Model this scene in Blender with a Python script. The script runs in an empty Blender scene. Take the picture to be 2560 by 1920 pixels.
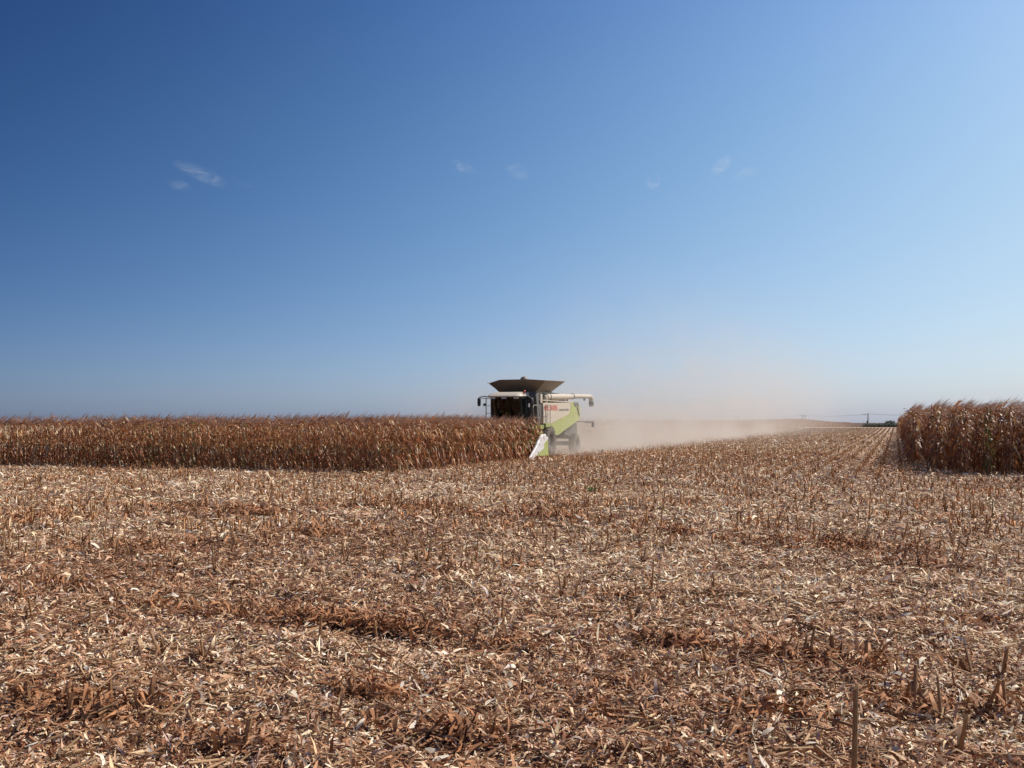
import bpy, bmesh, math, random
import numpy as np
R = math.radians
sc = bpy.context.scene
C = sc.collection
rng = np.random.default_rng(7)
random.seed(7)

# ------------------------------------------------------------------ camera
EYE, FPX, HY = 1.9, 2400.0, 1057.0
cam = bpy.data.cameras.new('camera'); camo = bpy.data.objects.new('camera', cam); C.objects.link(camo)
camo.location = (0, 0, EYE); camo.rotation_euler = (R(90), 0, 0)
cam.sensor_width = 36; cam.lens = 36 * FPX / 2560; cam.shift_y = (HY - 960) / 2560
cam.clip_start = 0.1; cam.clip_end = 20000
sc.camera = camo

# ------------------------------------------------------------------ sun, sky, exposure
SUN_AZ, SUN_EL = R(22), R(46)          # azimuth measured from +X towards +Y
sd = (math.cos(SUN_EL)*math.cos(SUN_AZ), math.cos(SUN_EL)*math.sin(SUN_AZ), math.sin(SUN_EL))
sun = bpy.data.lights.new('sun', 'SUN'); sun.energy = 5.0; sun.angle = R(0.53); sun.color = (1.0, 0.93, 0.83)
suno = bpy.data.objects.new('sun', sun); C.objects.link(suno)
from mathutils import Vector, Matrix
suno.rotation_euler = Vector(sd).to_track_quat('Z', 'Y').to_euler()
suno.location = (30, 10, 40)

world = bpy.data.worlds.new('World'); sc.world = world; world.use_nodes = True
W = world.node_tree; W.nodes.clear()
def wn(t, **k):
    n = W.nodes.new(t)
    for a, b in k.items(): setattr(n, a, b)
    return n
sky = wn('ShaderNodeTexSky', sky_type='NISHITA', sun_disc=False)
sky.sun_elevation = SUN_EL; sky.sun_rotation = R(90) - SUN_AZ
sky.altitude = 200; sky.air_density = 1.0; sky.dust_density = 1.6; sky.ozone_density = 2.5
bg = wn('ShaderNodeBackground'); out = wn('ShaderNodeOutputWorld')
bg.inputs['Strength'].default_value = 0.1
geo = wn('ShaderNodeTexCoord')
# thin cirrus scraps: soft ovals at a few directions, broken up by noise
def dir_of(px, py): return Vector(((px-1280)/FPX, 1, -(py-HY)/FPX)).normalized()
noise = wn('ShaderNodeTexNoise'); noise.inputs['Scale'].default_value = 34; noise.inputs['Detail'].default_value = 7
noise.inputs['Roughness'].default_value = 0.62; noise.inputs['Distortion'].default_value = 0.6
mp = wn('ShaderNodeMapping'); mp.inputs['Scale'].default_value = (1, 1, 2.2); mp.inputs['Rotation'].default_value = (0, R(22), 0)
W.links.new(geo.outputs['Generated'], mp.inputs[0]); W.links.new(mp.outputs[0], noise.inputs['Vector'])
tot = None
for px, py, rx, rz, tilt, amp in ((508, 436, .020, .0055, -20, .9), (448, 462, .008, .004, -10, .4), (605, 457, .010, .003, -18, .3),
                           (1140, 418, .006, .005, -30, .9), (1168, 424, .012, .004, -20, .4), (1294, 428, .010, .006, -25, .5), (1632, 452, .006, .006, 50, 1.8),
                           (1803, 414, .009, .005, 40, 1.5), (1865, 435, .010, .005, 20, .4)):
    d = dir_of(px, py); t = R(tilt)
    ax = Vector((1, 0, 0)); az = Vector((0, 0, 1))
    u = (ax*math.cos(t) + az*math.sin(t)); v = (-ax*math.sin(t) + az*math.cos(t))
    parts = []
    for w_, r_ in ((u, rx), (v, rz)):
        sub = wn('ShaderNodeVectorMath', operation='SUBTRACT'); W.links.new(geo.outputs['Generated'], sub.inputs[0]); sub.inputs[1].default_value = d
        dt = wn('ShaderNodeVectorMath', operation='DOT_PRODUCT'); W.links.new(sub.outputs[0], dt.inputs[0]); dt.inputs[1].default_value = w_ / r_
        sq = wn('ShaderNodeMath', operation='MULTIPLY'); W.links.new(dt.outputs['Value'], sq.inputs[0]); W.links.new(dt.outputs['Value'], sq.inputs[1])
        parts.append(sq)
    ad = wn('ShaderNodeMath', operation='ADD'); W.links.new(parts[0].outputs[0], ad.inputs[0]); W.links.new(parts[1].outputs[0], ad.inputs[1])
    mr = wn('ShaderNodeMapRange', interpolation_type='SMOOTHSTEP'); W.links.new(ad.outputs[0], mr.inputs['Value'])
    mr.inputs['From Min'].default_value = 2.2; mr.inputs['From Max'].default_value = 0.0
    mr.inputs['To Min'].default_value = 0; mr.inputs['To Max'].default_value = amp
    if tot is None: tot = mr.outputs[0]
    else:
        a2 = wn('ShaderNodeMath', operation='ADD'); W.links.new(tot, a2.inputs[0]); W.links.new(mr.outputs[0], a2.inputs[1]); tot = a2.outputs[0]
nr = wn('ShaderNodeMapRange', interpolation_type='SMOOTHSTEP'); W.links.new(noise.outputs['Fac'], nr.inputs['Value'])
nr.inputs['From Min'].default_value = 0.36; nr.inputs['From Max'].default_value = 0.72
m_ = wn('ShaderNodeMath', operation='MULTIPLY'); W.links.new(tot, m_.inputs[0]); W.links.new(nr.outputs[0], m_.inputs[1])
m2 = wn('ShaderNodeMath', operation='MULTIPLY', use_clamp=True); W.links.new(m_.outputs[0], m2.inputs[0]); m2.inputs[1].default_value = 0.25
# deeper, cooler blue away from the sun and a clean pale horizon: a smooth function of the direction
SKYC = [[-0.384, -0.321, 0.069], [0.911, 0.618, 0.176], [0.765, 1.744, -0.023], [-3.534, -4.024, -0.041], [-1.168, -1.025, -0.903], [3.293, 2.605, 2.159], [0.627, 0.75, 0.804], [-0.674, -0.423, -0.055]]
sx = wn('ShaderNodeSeparateXYZ'); W.links.new(geo.outputs['Generated'], sx.inputs[0])
def wm(op, a, b):
    n = wn('ShaderNodeMath', operation=op)
    for k, q in ((0, a), (1, b)):
        if isinstance(q, (int, float)): n.inputs[k].default_value = q
        else: W.links.new(q, n.inputs[k])
    return n.outputs[0]
X_ = wm('MINIMUM', wm('MAXIMUM', sx.outputs[0], -.6), .6); Z_ = wm('MINIMUM', wm('MAXIMUM', sx.outputs[2], 0.), .5)
terms = [None, X_, Z_, wm('MULTIPLY', Z_, Z_), wm('MULTIPLY', X_, X_), wm('MULTIPLY', X_, Z_)]
E_ = wm('EXPONENT', wm('MULTIPLY', Z_, -16.), 0); terms += [E_, wm('MULTIPLY', E_, X_)]
cmb = wn('ShaderNodeCombineXYZ')
for ch_ in range(3):
    acc = SKYC[0][ch_]
    for t_, c_ in zip(terms[1:], SKYC[1:]): acc = wm('ADD', wm('MULTIPLY', t_, c_[ch_]), acc)
    W.links.new(wm('EXPONENT', acc, 0), cmb.inputs[ch_])
tint = wn('ShaderNodeMix', data_type='RGBA', blend_type='MULTIPLY'); tint.inputs[0].default_value = 1
W.links.new(cmb.outputs[0], tint.inputs[7])
W.links.new(sky.outputs[0], tint.inputs[6])
mx = wn('ShaderNodeMix', data_type='RGBA'); W.links.new(m2.outputs[0], mx.inputs[0]); W.links.new(tint.outputs[2], mx.inputs[6])
mx.inputs[7].default_value = (7.0, 7.4, 8.0, 1)
W.links.new(mx.outputs[2], bg.inputs['Color']); W.links.new(bg.outputs[0], out.inputs[0])

sc.view_settings.view_transform = 'Standard'; sc.view_settings.look = 'None'
sc.view_settings.exposure = 0.0; sc.view_settings.gamma = 1
sc.render.engine = 'CYCLES'
sc.cycles.max_bounces = 8; sc.cycles.volume_bounces = 1; sc.cycles.transparent_max_bounces = 8
sc.cycles.volume_max_steps = 96; sc.cycles.use_denoising = True

# ------------------------------------------------------------------ frames and noise
EV = np.array([.3714, .9285]); EU = np.array([.9285, -.3714])      # along the crop rows / across them
def XY(u, v): return u*EU[0] + v*EV[0], u*EU[1] + v*EV[1]
def UV(X, Y): return X*EU[0] + Y*EU[1], X*EV[0] + Y*EV[1]
_tab = rng.random((257, 257))
def vnoise(x, y, s, seed=0):
    x = np.asarray(x, float)/s + seed*17.13; y = np.asarray(y, float)/s + seed*9.71
    xi = np.floor(x).astype(int); yi = np.floor(y).astype(int); fx = x-xi; fy = y-yi
    fx = fx*fx*(3-2*fx); fy = fy*fy*(3-2*fy)
    a = _tab[xi % 256, yi % 256]; b = _tab[(xi+1) % 256, yi % 256]; c = _tab[xi % 256, (yi+1) % 256]; d = _tab[(xi+1) % 256, (yi+1) % 256]
    return (a*(1-fx)+b*fx)*(1-fy) + (c*(1-fx)+d*fx)*fy
V_HEAD = 34.0                                                     # headland rows before, field rows beyond
def rowphase(X, Y):
    u, v = UV(X, Y)
    c = np.where(v < V_HEAD, v, u + 0.2)
    return np.abs((c/0.75) % 1.0 - 0.5)*2                          # 1 on the row, 0 between rows
def gp(px, py): Y = EYE*FPX/(py-HY); return (px-1280)/FPX*Y, Y
DRIFTS = [(*gp(a, b), l, w, k) for a, b, l, w, k in (
    (760, 1568, .55, .13, 1.2), (930, 1590, .45, .12, 1.), (1160, 1608, .5, .12, .9), (640, 1548, .3, .1, .8), (1975, 1660, .32, .12, 1.2), (2070, 1668, .2, .08, .8), (2170, 1678, .22, .1, .8),
    (2285, 1782, .30, .11, 1.2), (2490, 1800, .28, .11, 1.1), (2420, 1790, .2, .08, .7), (180, 1800, .30, .12, 1.2), (370, 1800, .16, .1, .9), (620, 1895, .25, .10, 1.), (60, 1790, .16, .1, .9),
    (2080, 1378, 1.1, .35, 1.), (1880, 1360, .7, .25, .8), (2300, 1420, .6, .2, .7), (1690, 1345, .7, .25, .8), (1330, 1300, 1.2, .3, .8), (1450, 1260, 1.4, .3, .7), (560, 1285, 1.4, .4, .7), (1010, 1275, 1.3, .35, .7),
    (300, 1380, .8, .2, .8), (120, 1300, .9, .3, .7), (500, 1370, .5, .18, .8), (800, 1350, .7, .2, .8), (1170, 1440, .5, .14, .8), (1270, 1420, .25, .12, .9), (1700, 1620, .4, .1, .8), (1560, 1500, .5, .12, .8),
    (1420, 1720, .3, .09, .8), (940, 1760, .35, .1, .8), (1100, 1870, .3, .09, .9), (1600, 1840, .3, .08, .9), (1930, 1800, .3, .09, .7), (400, 1540, .4, .1, .6), (180, 1480, .5, .12, .7), (2450, 1560, .4, .1, .5))]
def drift(X, Y):
    X = np.asarray(X, float); Y = np.asarray(Y, float); u, v = UV(X, Y); g = np.zeros(np.broadcast(X, Y).shape)
    for a, b, l, w, k in DRIFTS:
        cu, cv = UV(a, b); m = (abs(u-cu) < l*3) & (abs(v-cv) < w*3.2)
        if m.any(): g = g + np.where(m, k*(.25+1.1*vnoise(X+a, Y, .28, 12))*(.75 if b > 10 else .9)*np.exp(-((u-cu)/l)**2 - ((v-cv)/w)**2), 0)
    return g
def hgt(X, Y):
    X = np.asarray(X, float); Y = np.asarray(Y, float)
    near = np.clip((70 - Y)/40, 0, 1)
    z = near*(0.035*drift(X, Y) + 0.085*(vnoise(X, Y, .9, 1)-.5) + 0.06*(vnoise(X, Y, .33, 2)-.5) + 0.03*(vnoise(X, Y, .12, 3)-.5) + 0.03*rowphase(X, Y))
    z = z + 0.75*np.exp(-(((X-80)/60)**2 + ((Y-260)/110)**2))
    return z

# ------------------------------------------------------------------ mesh helpers
def tag(o, label=None, cat=None, group=None, kind=None):
    if label: o['label'] = label
    if cat: o['category'] = cat
    if group: o['group'] = group
    if kind: o['kind'] = kind
    return o
def np_mesh(name, V, F, mat, col=None, smooth=False):
    """V (n,3); F (m,4) quads; col (m,3) a colour per face"""
    me = bpy.data.meshes.new(name); n, m = len(V), len(F); k = F.shape[1]
    me.vertices.add(n); me.vertices.foreach_set('co', np.ascontiguousarray(V, np.float32).ravel())
    me.loops.add(m*k); me.loops.foreach_set('vertex_index', np.ascontiguousarray(F, np.int32).ravel())
    me.polygons.add(m); me.polygons.foreach_set('loop_start', np.arange(0, m*k, k, dtype=np.int32))
    me.update(calc_edges=True)
    if col is not None:
        a = me.attributes.new('tone', 'FLOAT_COLOR', 'FACE')
        a.data.foreach_set('color', np.concatenate([col, np.ones((m, 1))], 1).astype(np.float32).ravel())
    if smooth: me.polygons.foreach_set('use_smooth', np.ones(m, bool))
    me.materials.append(mat); me.validate()
    return me
def link(name, me, parent=None):
    o = bpy.data.objects.new(name, me); C.objects.link(o)
    if parent: o.parent = parent
    return o
class MB:
    def __init__(s): s.v = []; s.f = []
    def add(s, vs, fs):
        n = len(s.v); s.v += [tuple(p) for p in vs]; s.f += [tuple(i+n for i in f) for f in fs]; return s
    def box(s, x0, x1, y0, y1, z0, z1):
        return s.add([(x, y, z) for x in (x0, x1) for y in (y0, y1) for z in (z0, z1)],
                     [(0, 1, 3, 2), (4, 6, 7, 5), (0, 4, 5, 1), (2, 3, 7, 6), (0, 2, 6, 4), (1, 5, 7, 3)])
    def prism_x(s, pts, x0, x1):          # polygon in (y,z), extruded along x
        n = len(pts)
        return s.add([(x0, y, z) for y, z in pts] + [(x1, y, z) for y, z in pts],
                     [tuple(range(n))[::-1], tuple(range(n, 2*n))] + [(i, (i+1) % n, n+(i+1) % n, n+i) for i in range(n)])
    def slab(s, pts, th):                  # 3D polygon thickened along its normal
        P = [Vector(p) for p in pts]; nrm = (P[1]-P[0]).cross(P[2]-P[0]).normalized()*th; n = len(P)
        return s.add(P + [p+nrm for p in P], [tuple(range(n))[::-1], tuple(range(n, 2*n))] + [(i, (i+1) % n, n+(i+1) % n, n+i) for i in range(n)])
    def tube(s, pts, r, n=8, cap=True):
        P = [Vector(p) for p in pts]; rr = r if isinstance(r, (list, tuple)) else [r]*len(P); rings = []
        ref = None
        for i, p in enumerate(P):
            a = P[max(i-1, 0)]; b = P[min(i+1, len(P)-1)]; t = (b-a).normalized()
            if ref is None: ref = t.orthogonal().normalized()
            ref = (ref - t*ref.dot(t)).normalized(); bi = t.cross(ref)
            rings.append([p + (ref*math.cos(2*math.pi*k/n) + bi*math.sin(2*math.pi*k/n))*rr[i] for k in range(n)])
        fs = [(i*n+k, i*n+(k+1) % n, (i+1)*n+(k+1) % n, (i+1)*n+k) for i in range(len(P)-1) for k in range(n)]
        if cap: fs += [tuple(range(n))[::-1], tuple(range((len(P)-1)*n, len(P)*n))]
        return s.add([q for ring in rings for q in ring], fs)
    def lathe_x(s, prof, cx, cy, cz, n=28):  # prof: (x, r) about an axis along x
        fs = []; vs = []
        for x, r in prof:
            vs += [(cx+x, cy+r*math.cos(2*math.pi*k/n), cz+r*math.sin(2*math.pi*k/n)) for k in range(n)]
        for i in range(len(prof)-1):
            fs += [(i*n+k, i*n+(k+1) % n, (i+1)*n+(k+1) % n, (i+1)*n+k) for k in range(n)]
        return s.add(vs, fs)
    def loft(s, loops):
        n = len(loops[0]); vs = [p for l in loops for p in l]
        fs = [(i*n+k, i*n+(k+1) % n, (i+1)*n+(k+1) % n, (i+1)*n+k) for i in range(len(loops)-1) for k in range(n)]
        fs += [tuple(range(n))[::-1], tuple(range((len(loops)-1)*n, len(loops)*n))]
        return s.add(vs, fs)
    def build(s, name, mat, parent=None, bevel=0, smooth=False):
        me = bpy.data.meshes.new(name); me.from_pydata(s.v, [], s.f); me.materials.append(mat)
        bm = bmesh.new(); bm.from_mesh(me); bmesh.ops.recalc_face_normals(bm, faces=bm.faces)
        if bevel: bmesh.ops.bevel(bm, geom=[e for e in bm.edges if len(e.link_faces) == 2 and e.calc_face_angle(0) > .6], offset=bevel, segments=2, affect='EDGES', clamp_overlap=True)
        bm.to_mesh(me); bm.free()
        if smooth:
            me.polygons.foreach_set('use_smooth', [True]*len(me.polygons))
            try: me.set_sharp_from_angle(angle=R(40))
            except Exception: pass
        return link(name, me, parent)

# ------------------------------------------------------------------ materials
def mat(name, col=(.5, .5, .5), rough=.6, metal=0., spec=.5, dirt=0., dirtcol=(.33, .24, .16), scale=6., transl=0., attr=False, bump=0., trans=0.):
    m = bpy.data.materials.new(name); m.use_nodes = True; T = m.node_tree; P = T.nodes['Principled BSDF']; O = T.nodes['Material Output']
    P.inputs['Roughness'].default_value = rough; P.inputs['Metallic'].default_value = metal; P.inputs['Specular IOR Level'].default_value = spec
    P.inputs['Base Color'].default_value = (*col, 1); csock = None
    L = T.links.new
    if attr:
        a = T.nodes.new('ShaderNodeAttribute'); a.attribute_name = 'tone'; csock = a.outputs['Color']
    if dirt:
        tc = T.nodes.new('ShaderNodeTexCoord'); n = T.nodes.new('ShaderNodeTexNoise'); n.inputs['Scale'].default_value = scale; n.inputs['Detail'].default_value = 6; n.inputs['Roughness'].default_value = .65
        L(tc.outputs['Object'], n.inputs['Vector'])
        r = T.nodes.new('ShaderNodeMapRange'); L(n.outputs['Fac'], r.inputs['Value']); r.inputs['From Min'].default_value = .3; r.inputs['From Max'].default_value = .75
        r.inputs['To Min'].default_value = dirt*.35; r.inputs['To Max'].default_value = min(1, dirt*1.3)
        x = T.nodes.new('ShaderNodeMix'); x.data_type = 'RGBA'; L(r.outputs[0], x.inputs[0])
        if csock is not None: L(csock, x.inputs[6])
        else: x.inputs[6].default_value = (*col, 1)
        x.inputs[7].default_value = (*dirtcol, 1); csock = x.outputs[2]
        r2 = T.nodes.new('ShaderNodeMapRange'); L(n.outputs['Fac'], r2.inputs['Value']); r2.inputs['To Min'].default_value = rough-.12; r2.inputs['To Max'].default_value = min(1, rough+.3)
        L(r2.outputs[0], P.inputs['Roughness'])
        if bump:
            b = T.nodes.new('ShaderNodeBump'); b.inputs['Strength'].default_value = bump; L(n.outputs['Fac'], b.inputs['Height']); L(b.outputs[0], P.inputs['Normal'])
    if csock is not None: L(csock, P.inputs['Base Color'])
    if transl:
        tr = T.nodes.new('ShaderNodeBsdfTranslucent'); mx = T.nodes.new('ShaderNodeMixShader'); mx.inputs[0].default_value = transl
        if csock is not None: L(csock, tr.inputs['Color'])
        else: tr.inputs['Color'].default_value = (*col, 1)
        L(P.outputs[0], mx.inputs[1]); L(tr.outputs[0], mx.inputs[2]); L(mx.outputs[0], O.inputs['Surface'])
    if trans: P.inputs['Transmission Weight'].default_value = trans
    return m
M = dict(
    corn=mat('dry_corn', rough=.46, spec=.42, attr=True, transl=.28),
    litter=mat('crop_litter', rough=.65, spec=.12, attr=True, transl=.03),
    stub=mat('stub_stalk', (.50, .29, .13), .6, spec=.25, dirt=.75, dirtcol=(.22, .11, .05), scale=30),
    cream=mat('cream_paint', (.62, .55, .44), .5, dirt=.55, dirtcol=(.40, .31, .22), scale=3.),
    lime=mat('lime_paint', (.36, .44, .09), .5, dirt=.6, dirtcol=(.36, .31, .16), scale=3.),
    limed=mat('lime_steel', (.26, .36, .06), .5, dirt=.5, scale=5.),
    white=mat('white_shield', (.72, .70, .68), .4, dirt=.25, scale=4.),
    tank=mat('tank_sheet', (.27, .215, .15), .5, dirt=.5, dirtcol=(.17, .13, .09), scale=4.),
    grey=mat('grey_shield', (.10, .10, .095), .55, dirt=.4, dirtcol=(.16, .13, .10), scale=3.),
    black=mat('black_plastic', (.02, .02, .022), .45, dirt=.25, dirtcol=(.09, .07, .05)),
    steel=mat('galvanised_rail', (.42, .41, .39), .4, metal=.5, dirt=.3),
    rubber=mat('tyre_rubber', (.035, .032, .03), .8, dirt=.7, dirtcol=(.20, .15, .11), scale=5.),
    red=mat('red_lens', (.45, .02, .015), .25),
    redpaint=mat('red_lettering', (.62, .05, .03), .5, dirt=.3),
    ink=mat('grey_lettering', (.22, .20, .18), .5),
    lens=mat('lamp_lens', (.7, .68, .62), .15),
    glass=mat('cab_glass', (.12, .20, .17), .03, trans=1.0, spec=.25),
    door_glass=mat('door_glass', (.35, .52, .54), .03, trans=1.0, spec=1.),
    cabin=mat('cab_lining', (.03, .03, .03), .8),
    pole=mat('pole_wood', (.11, .09, .08), .8, dirt=.4),
    wire=mat('wire_metal', (.10, .10, .11), .6),
    leafg=mat('hedge_leaf', (.05, .075, .03), .6, attr=True, transl=.2),
)

# ------------------------------------------------------------------ ground: one sheet to the horizon
def axis(a, b, d, far, g=1.12):
    c = list(np.arange(a, b+d, d)); st = d; x = c[-1]
    while x < far: st *= g; x += st; c.append(x)
    st = d; x = c[0]; pre = []
    while x > -far: st *= g; x -= st; pre.append(x)
    return np.array(pre[::-1] + c)
gx = axis(-9, 9, .07, 9000, 1.07); gy = axis(4, 22, .07, 9000, 1.06)
GX, GY = np.meshgrid(gx, gy, indexing='ij')
GZ = hgt(GX, GY)
V = np.stack([GX.ravel(), GY.ravel(), GZ.ravel()], 1); nx, ny = len(gx), len(gy)
I = (np.arange(nx-1)[:, None]*ny + np.arange(ny-1)[None, :]).ravel()
F = np.stack([I, I+ny, I+ny+1, I+1], 1)
def ground_mat():
    m = bpy.data.materials.new('field_soil'); m.use_nodes = True; T = m.node_tree; P = T.nodes['Principled BSDF']; L = T.links.new
    P.inputs['Roughness'].default_value = .9; P.inputs['Specular IOR Level'].default_value = .15
    tc = T.nodes.new('ShaderNodeTexCoord')
    def nz(s, d, r=.6):
        n = T.nodes.new('ShaderNodeTexNoise'); n.inputs['Scale'].default_value = s; n.inputs['Detail'].default_value = d; n.inputs['Roughness'].default_value = r
        L(tc.outputs['Object'], n.inputs['Vector']); return n.outputs['Fac']
    def mr(v, a, b, c=0., d=1.):
        n = T.nodes.new('ShaderNodeMapRange'); L(v, n.inputs['Value'])
        for k, x in zip(('From Min', 'From Max', 'To Min', 'To Max'), (a, b, c, d)): n.inputs[k].default_value = x
        return n.outputs[0]
    def mix(f, a, b):
        n = T.nodes.new('ShaderNodeMix'); n.data_type = 'RGBA'
        if isinstance(f, float): n.inputs[0].default_value = f
        else: L(f, n.inputs[0])
        for k, x in ((6, a), (7, b)):
            if isinstance(x, tuple): n.inputs[k].default_value = (*x, 1)
            else: L(x, n.inputs[k])
        return n.outputs[2]
    def ma(op, a, b):
        n = T.nodes.new('ShaderNodeMath'); n.operation = op
        for k, x in ((0, a), (1, b)):
            if isinstance(x, (int, float)): n.inputs[k].default_value = x
            else: L(x, n.inputs[k])
        return n.outputs[0]
    fine = nz(14, 8, .75); mid = nz(1.3, 5)
    straw = mix(mr(fine, .38, .62), (.22, .125, .075), (.60, .46, .32))
    # across-row coordinate: stubble lines of darker leaf trash, straw between
    dt = T.nodes.new('ShaderNodeVectorMath'); dt.operation = 'DOT_PRODUCT'; L(tc.outputs['Object'], dt.inputs[0]); dt.inputs[1].default_value = (EU[0]/.75, EU[1]/.75, 0)
    ph = ma('FRACT', ma('ADD', dt.outputs['Value'], 1000.2/.75), 0)
    tri = ma('MULTIPLY', ma('ABSOLUTE', ma('SUBTRACT', ph, .5), 0), 2.)
    dv = T.nodes.new('ShaderNodeVectorMath'); dv.operation = 'DOT_PRODUCT'; L(tc.outputs['Object'], dv.inputs[0]); dv.inputs[1].default_value = (EV[0], EV[1], 0)
    rowm = ma('MULTIPLY', mr(ma('ADD', tri, mr(mid, .3, .7, -.25, .25)), .55, .85), mr(dv.outputs['Value'], 33, 35))
    c = mix(ma('MULTIPLY', rowm, .75), straw, (.20, .10, .055))
    near = mr(dv.outputs['Value'], 45, 60)
    c = mix(near, mix(mr(fine, .4, .6), (.07, .038, .024), (.28, .17, .10)), c)
    c = mix(mr(dv.outputs['Value'], 440, 460), c, (.10, .05, .028))
    L(c, P.inputs['Base Color'])
    b = T.nodes.new('ShaderNodeBump'); b.inputs['Strength'].default_value = .6; b.inputs['Distance'].default_value = .03; L(fine, b.inputs['Height']); L(b.outputs[0], P.inputs['Normal'])
    return m
ground = link('ground', np_mesh('ground', V, F, ground_mat(), smooth=True)); tag(ground, kind='structure')

# ------------------------------------------------------------------ crop litter
PAL = np.array([(.86, .695, .475), (.75, .525, .31), (.61, .37, .225), (.38, .18, .09), (.22, .085, .042), (.51, .36, .28), (.88, .79, .64)])
def litter_colors(n, bias, husk=None):
    """bias 0 = leafy red-brown matter, 1 = pale chopped straw"""
    r = rng.random(n); b = bias
    w = np.stack([.07+.30*b, .16+.18*b, .22+.04*b, .27-.18*b, .22-.17*b, .08+.02*b, .004+.02*b], 1); w = np.cumsum(w/w.sum(1, keepdims=True), 1)
    idx = (r[:, None] > w).sum(1).clip(0, 6)
    c = PAL[idx]
    return np.clip(c*(1+.22*(rng.random((n, 1))-.5))*(1+.08*(rng.random((n, 3))-.5)), 0, .9)
def bias_at(X, Y):
    u, v = UV(X, Y)
    n1 = vnoise(X*.6, Y, 1.7, 5); n2 = vnoise(X*.45, Y, 4.5, 6); n3 = vnoise(X, Y, .5, 8)
    b = .36 + .26*np.clip((Y-7)/9, 0, 1) - .12*np.clip((2-X)/4, 0, 1)*np.clip((11-Y)/4, 0, 1) - .8*drift(X, Y).clip(0, 1) + .95*(n1-.5) + .75*(n2-.5) + .5*(n3-.5)
    b -= np.where(v > V_HEAD, .75, .30)*(np.clip((rowphase(X, Y)-.45)/.4, 0, 1)-np.where(v > V_HEAD, .4, 0))*np.clip((Y-9)/8, .3, 1)
    b += .34*np.exp(-((v-25)/6.5)**2) - .08*np.clip((9-Y)/4, 0, 1)
    b += .26*np.clip(X/np.maximum(Y, 1)/.5, -.4, 1)
    b = b - .5*((u > -1.0) & (v > 35.8)) - .3*((u < -16.6) & (v > 30.2))      # shade along the standing rows put into the litter colour as fallen brown leaves
    b = b + .12*((v > V_HEAD) & (u < -1.2) & (u > -16))
    return np.clip(b, 0, 1)
def strips(n, X, Y, L, Wd, tilt, lift, bias, curl=.25, taper=.45, col=None):
    Z = hgt(X, Y)
    ph = rng.random(n)*2*np.pi; th = rng.normal(0, 1, n)*tilt; ro = rng.normal(0, 1, n)*.55
    d = np.stack([np.cos(ph)*np.cos(th), np.sin(ph)*np.cos(th), np.sin(th)], 1)
    s0 = np.stack([-np.sin(ph), np.cos(ph), np.zeros(n)], 1); up = np.cross(d, s0)
    s = s0*np.cos(ro)[:, None] + up*np.sin(ro)[:, None]; nn = np.cross(d, s)
    z = Z + lift*rng.random(n) + np.abs(np.sin(th))*L*.32
    P = np.stack([X, Y, z], 1); cu = (rng.random(n)-.35)*curl*L
    bend = rng.normal(0, .12, n)*L
    vs = []
    tw = rng.normal(0, .6, n)
    for t, w in ((-1, taper), (-.3, 1.), (.4, .85), (1, taper*.35)):
        c = P + d*(L*.5*t)[:, None] + nn*(cu*(1-t*t))[:, None] + s*(bend*(1-t*t))[:, None]
        s2 = s*np.cos(tw*t)[:, None] + nn*np.sin(tw*t)[:, None]
        vs += [c - s2*(Wd*.5*w)[:, None], c + s2*(Wd*.5*w)[:, None]]
    V = np.stack(vs, 1).reshape(-1, 3); b = (np.arange(n)*8)[:, None]
    F = np.stack([b + np.array([[0, 2, 3, 1]]), b + np.array([[2, 4, 5, 3]]), b + np.array([[4, 6, 7, 5]])], 1).reshape(-1, 4)
    if col is None: col = litter_colors(n, bias)
    return V, F, np.repeat(col, 3, 0)
def sticks(n, X, Y, L, r, tilt, lift, col):
    Z = hgt(X, Y); ph = rng.random(n)*2*np.pi; th = rng.normal(0, 1, n)*tilt
    d = np.stack([np.cos(ph)*np.cos(th), np.sin(ph)*np.cos(th), np.sin(th)], 1)
    s = np.stack([-np.sin(ph), np.cos(ph), np.zeros(n)], 1); up = np.cross(d, s)
    P = np.stack([X, Y, Z + r + lift*rng.random(n) + np.abs(np.sin(th))*L*.4], 1); vs = []
    for t in (-1, 1):
        for a in range(5):
            vs.append(P + d*(L*.5*t)[:, None] + (s*math.cos(a*1.2566) + up*math.sin(a*1.2566))*r[:, None])
    V = np.stack(vs, 1).reshape(-1, 3); b = (np.arange(n)*10)[:, None]
    F = np.stack([b + np.array([[a, (a+1) % 5, 5+(a+1) % 5, 5+a]]) for a in range(5)], 1).reshape(-1, 4)
    return V, F, np.repeat(col, 5, 0)
def scatter(y0, y1, dens):
    area = .62*(y1**2-y0**2) + 5*(y1-y0); n = int(area*dens)
    Y = np.sqrt(rng.random(n)*(y1**2-y0**2) + y0**2); X = (rng.random(n)*2-1)*(.62*Y+2.)
    return X, Y
chunks = []
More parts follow.
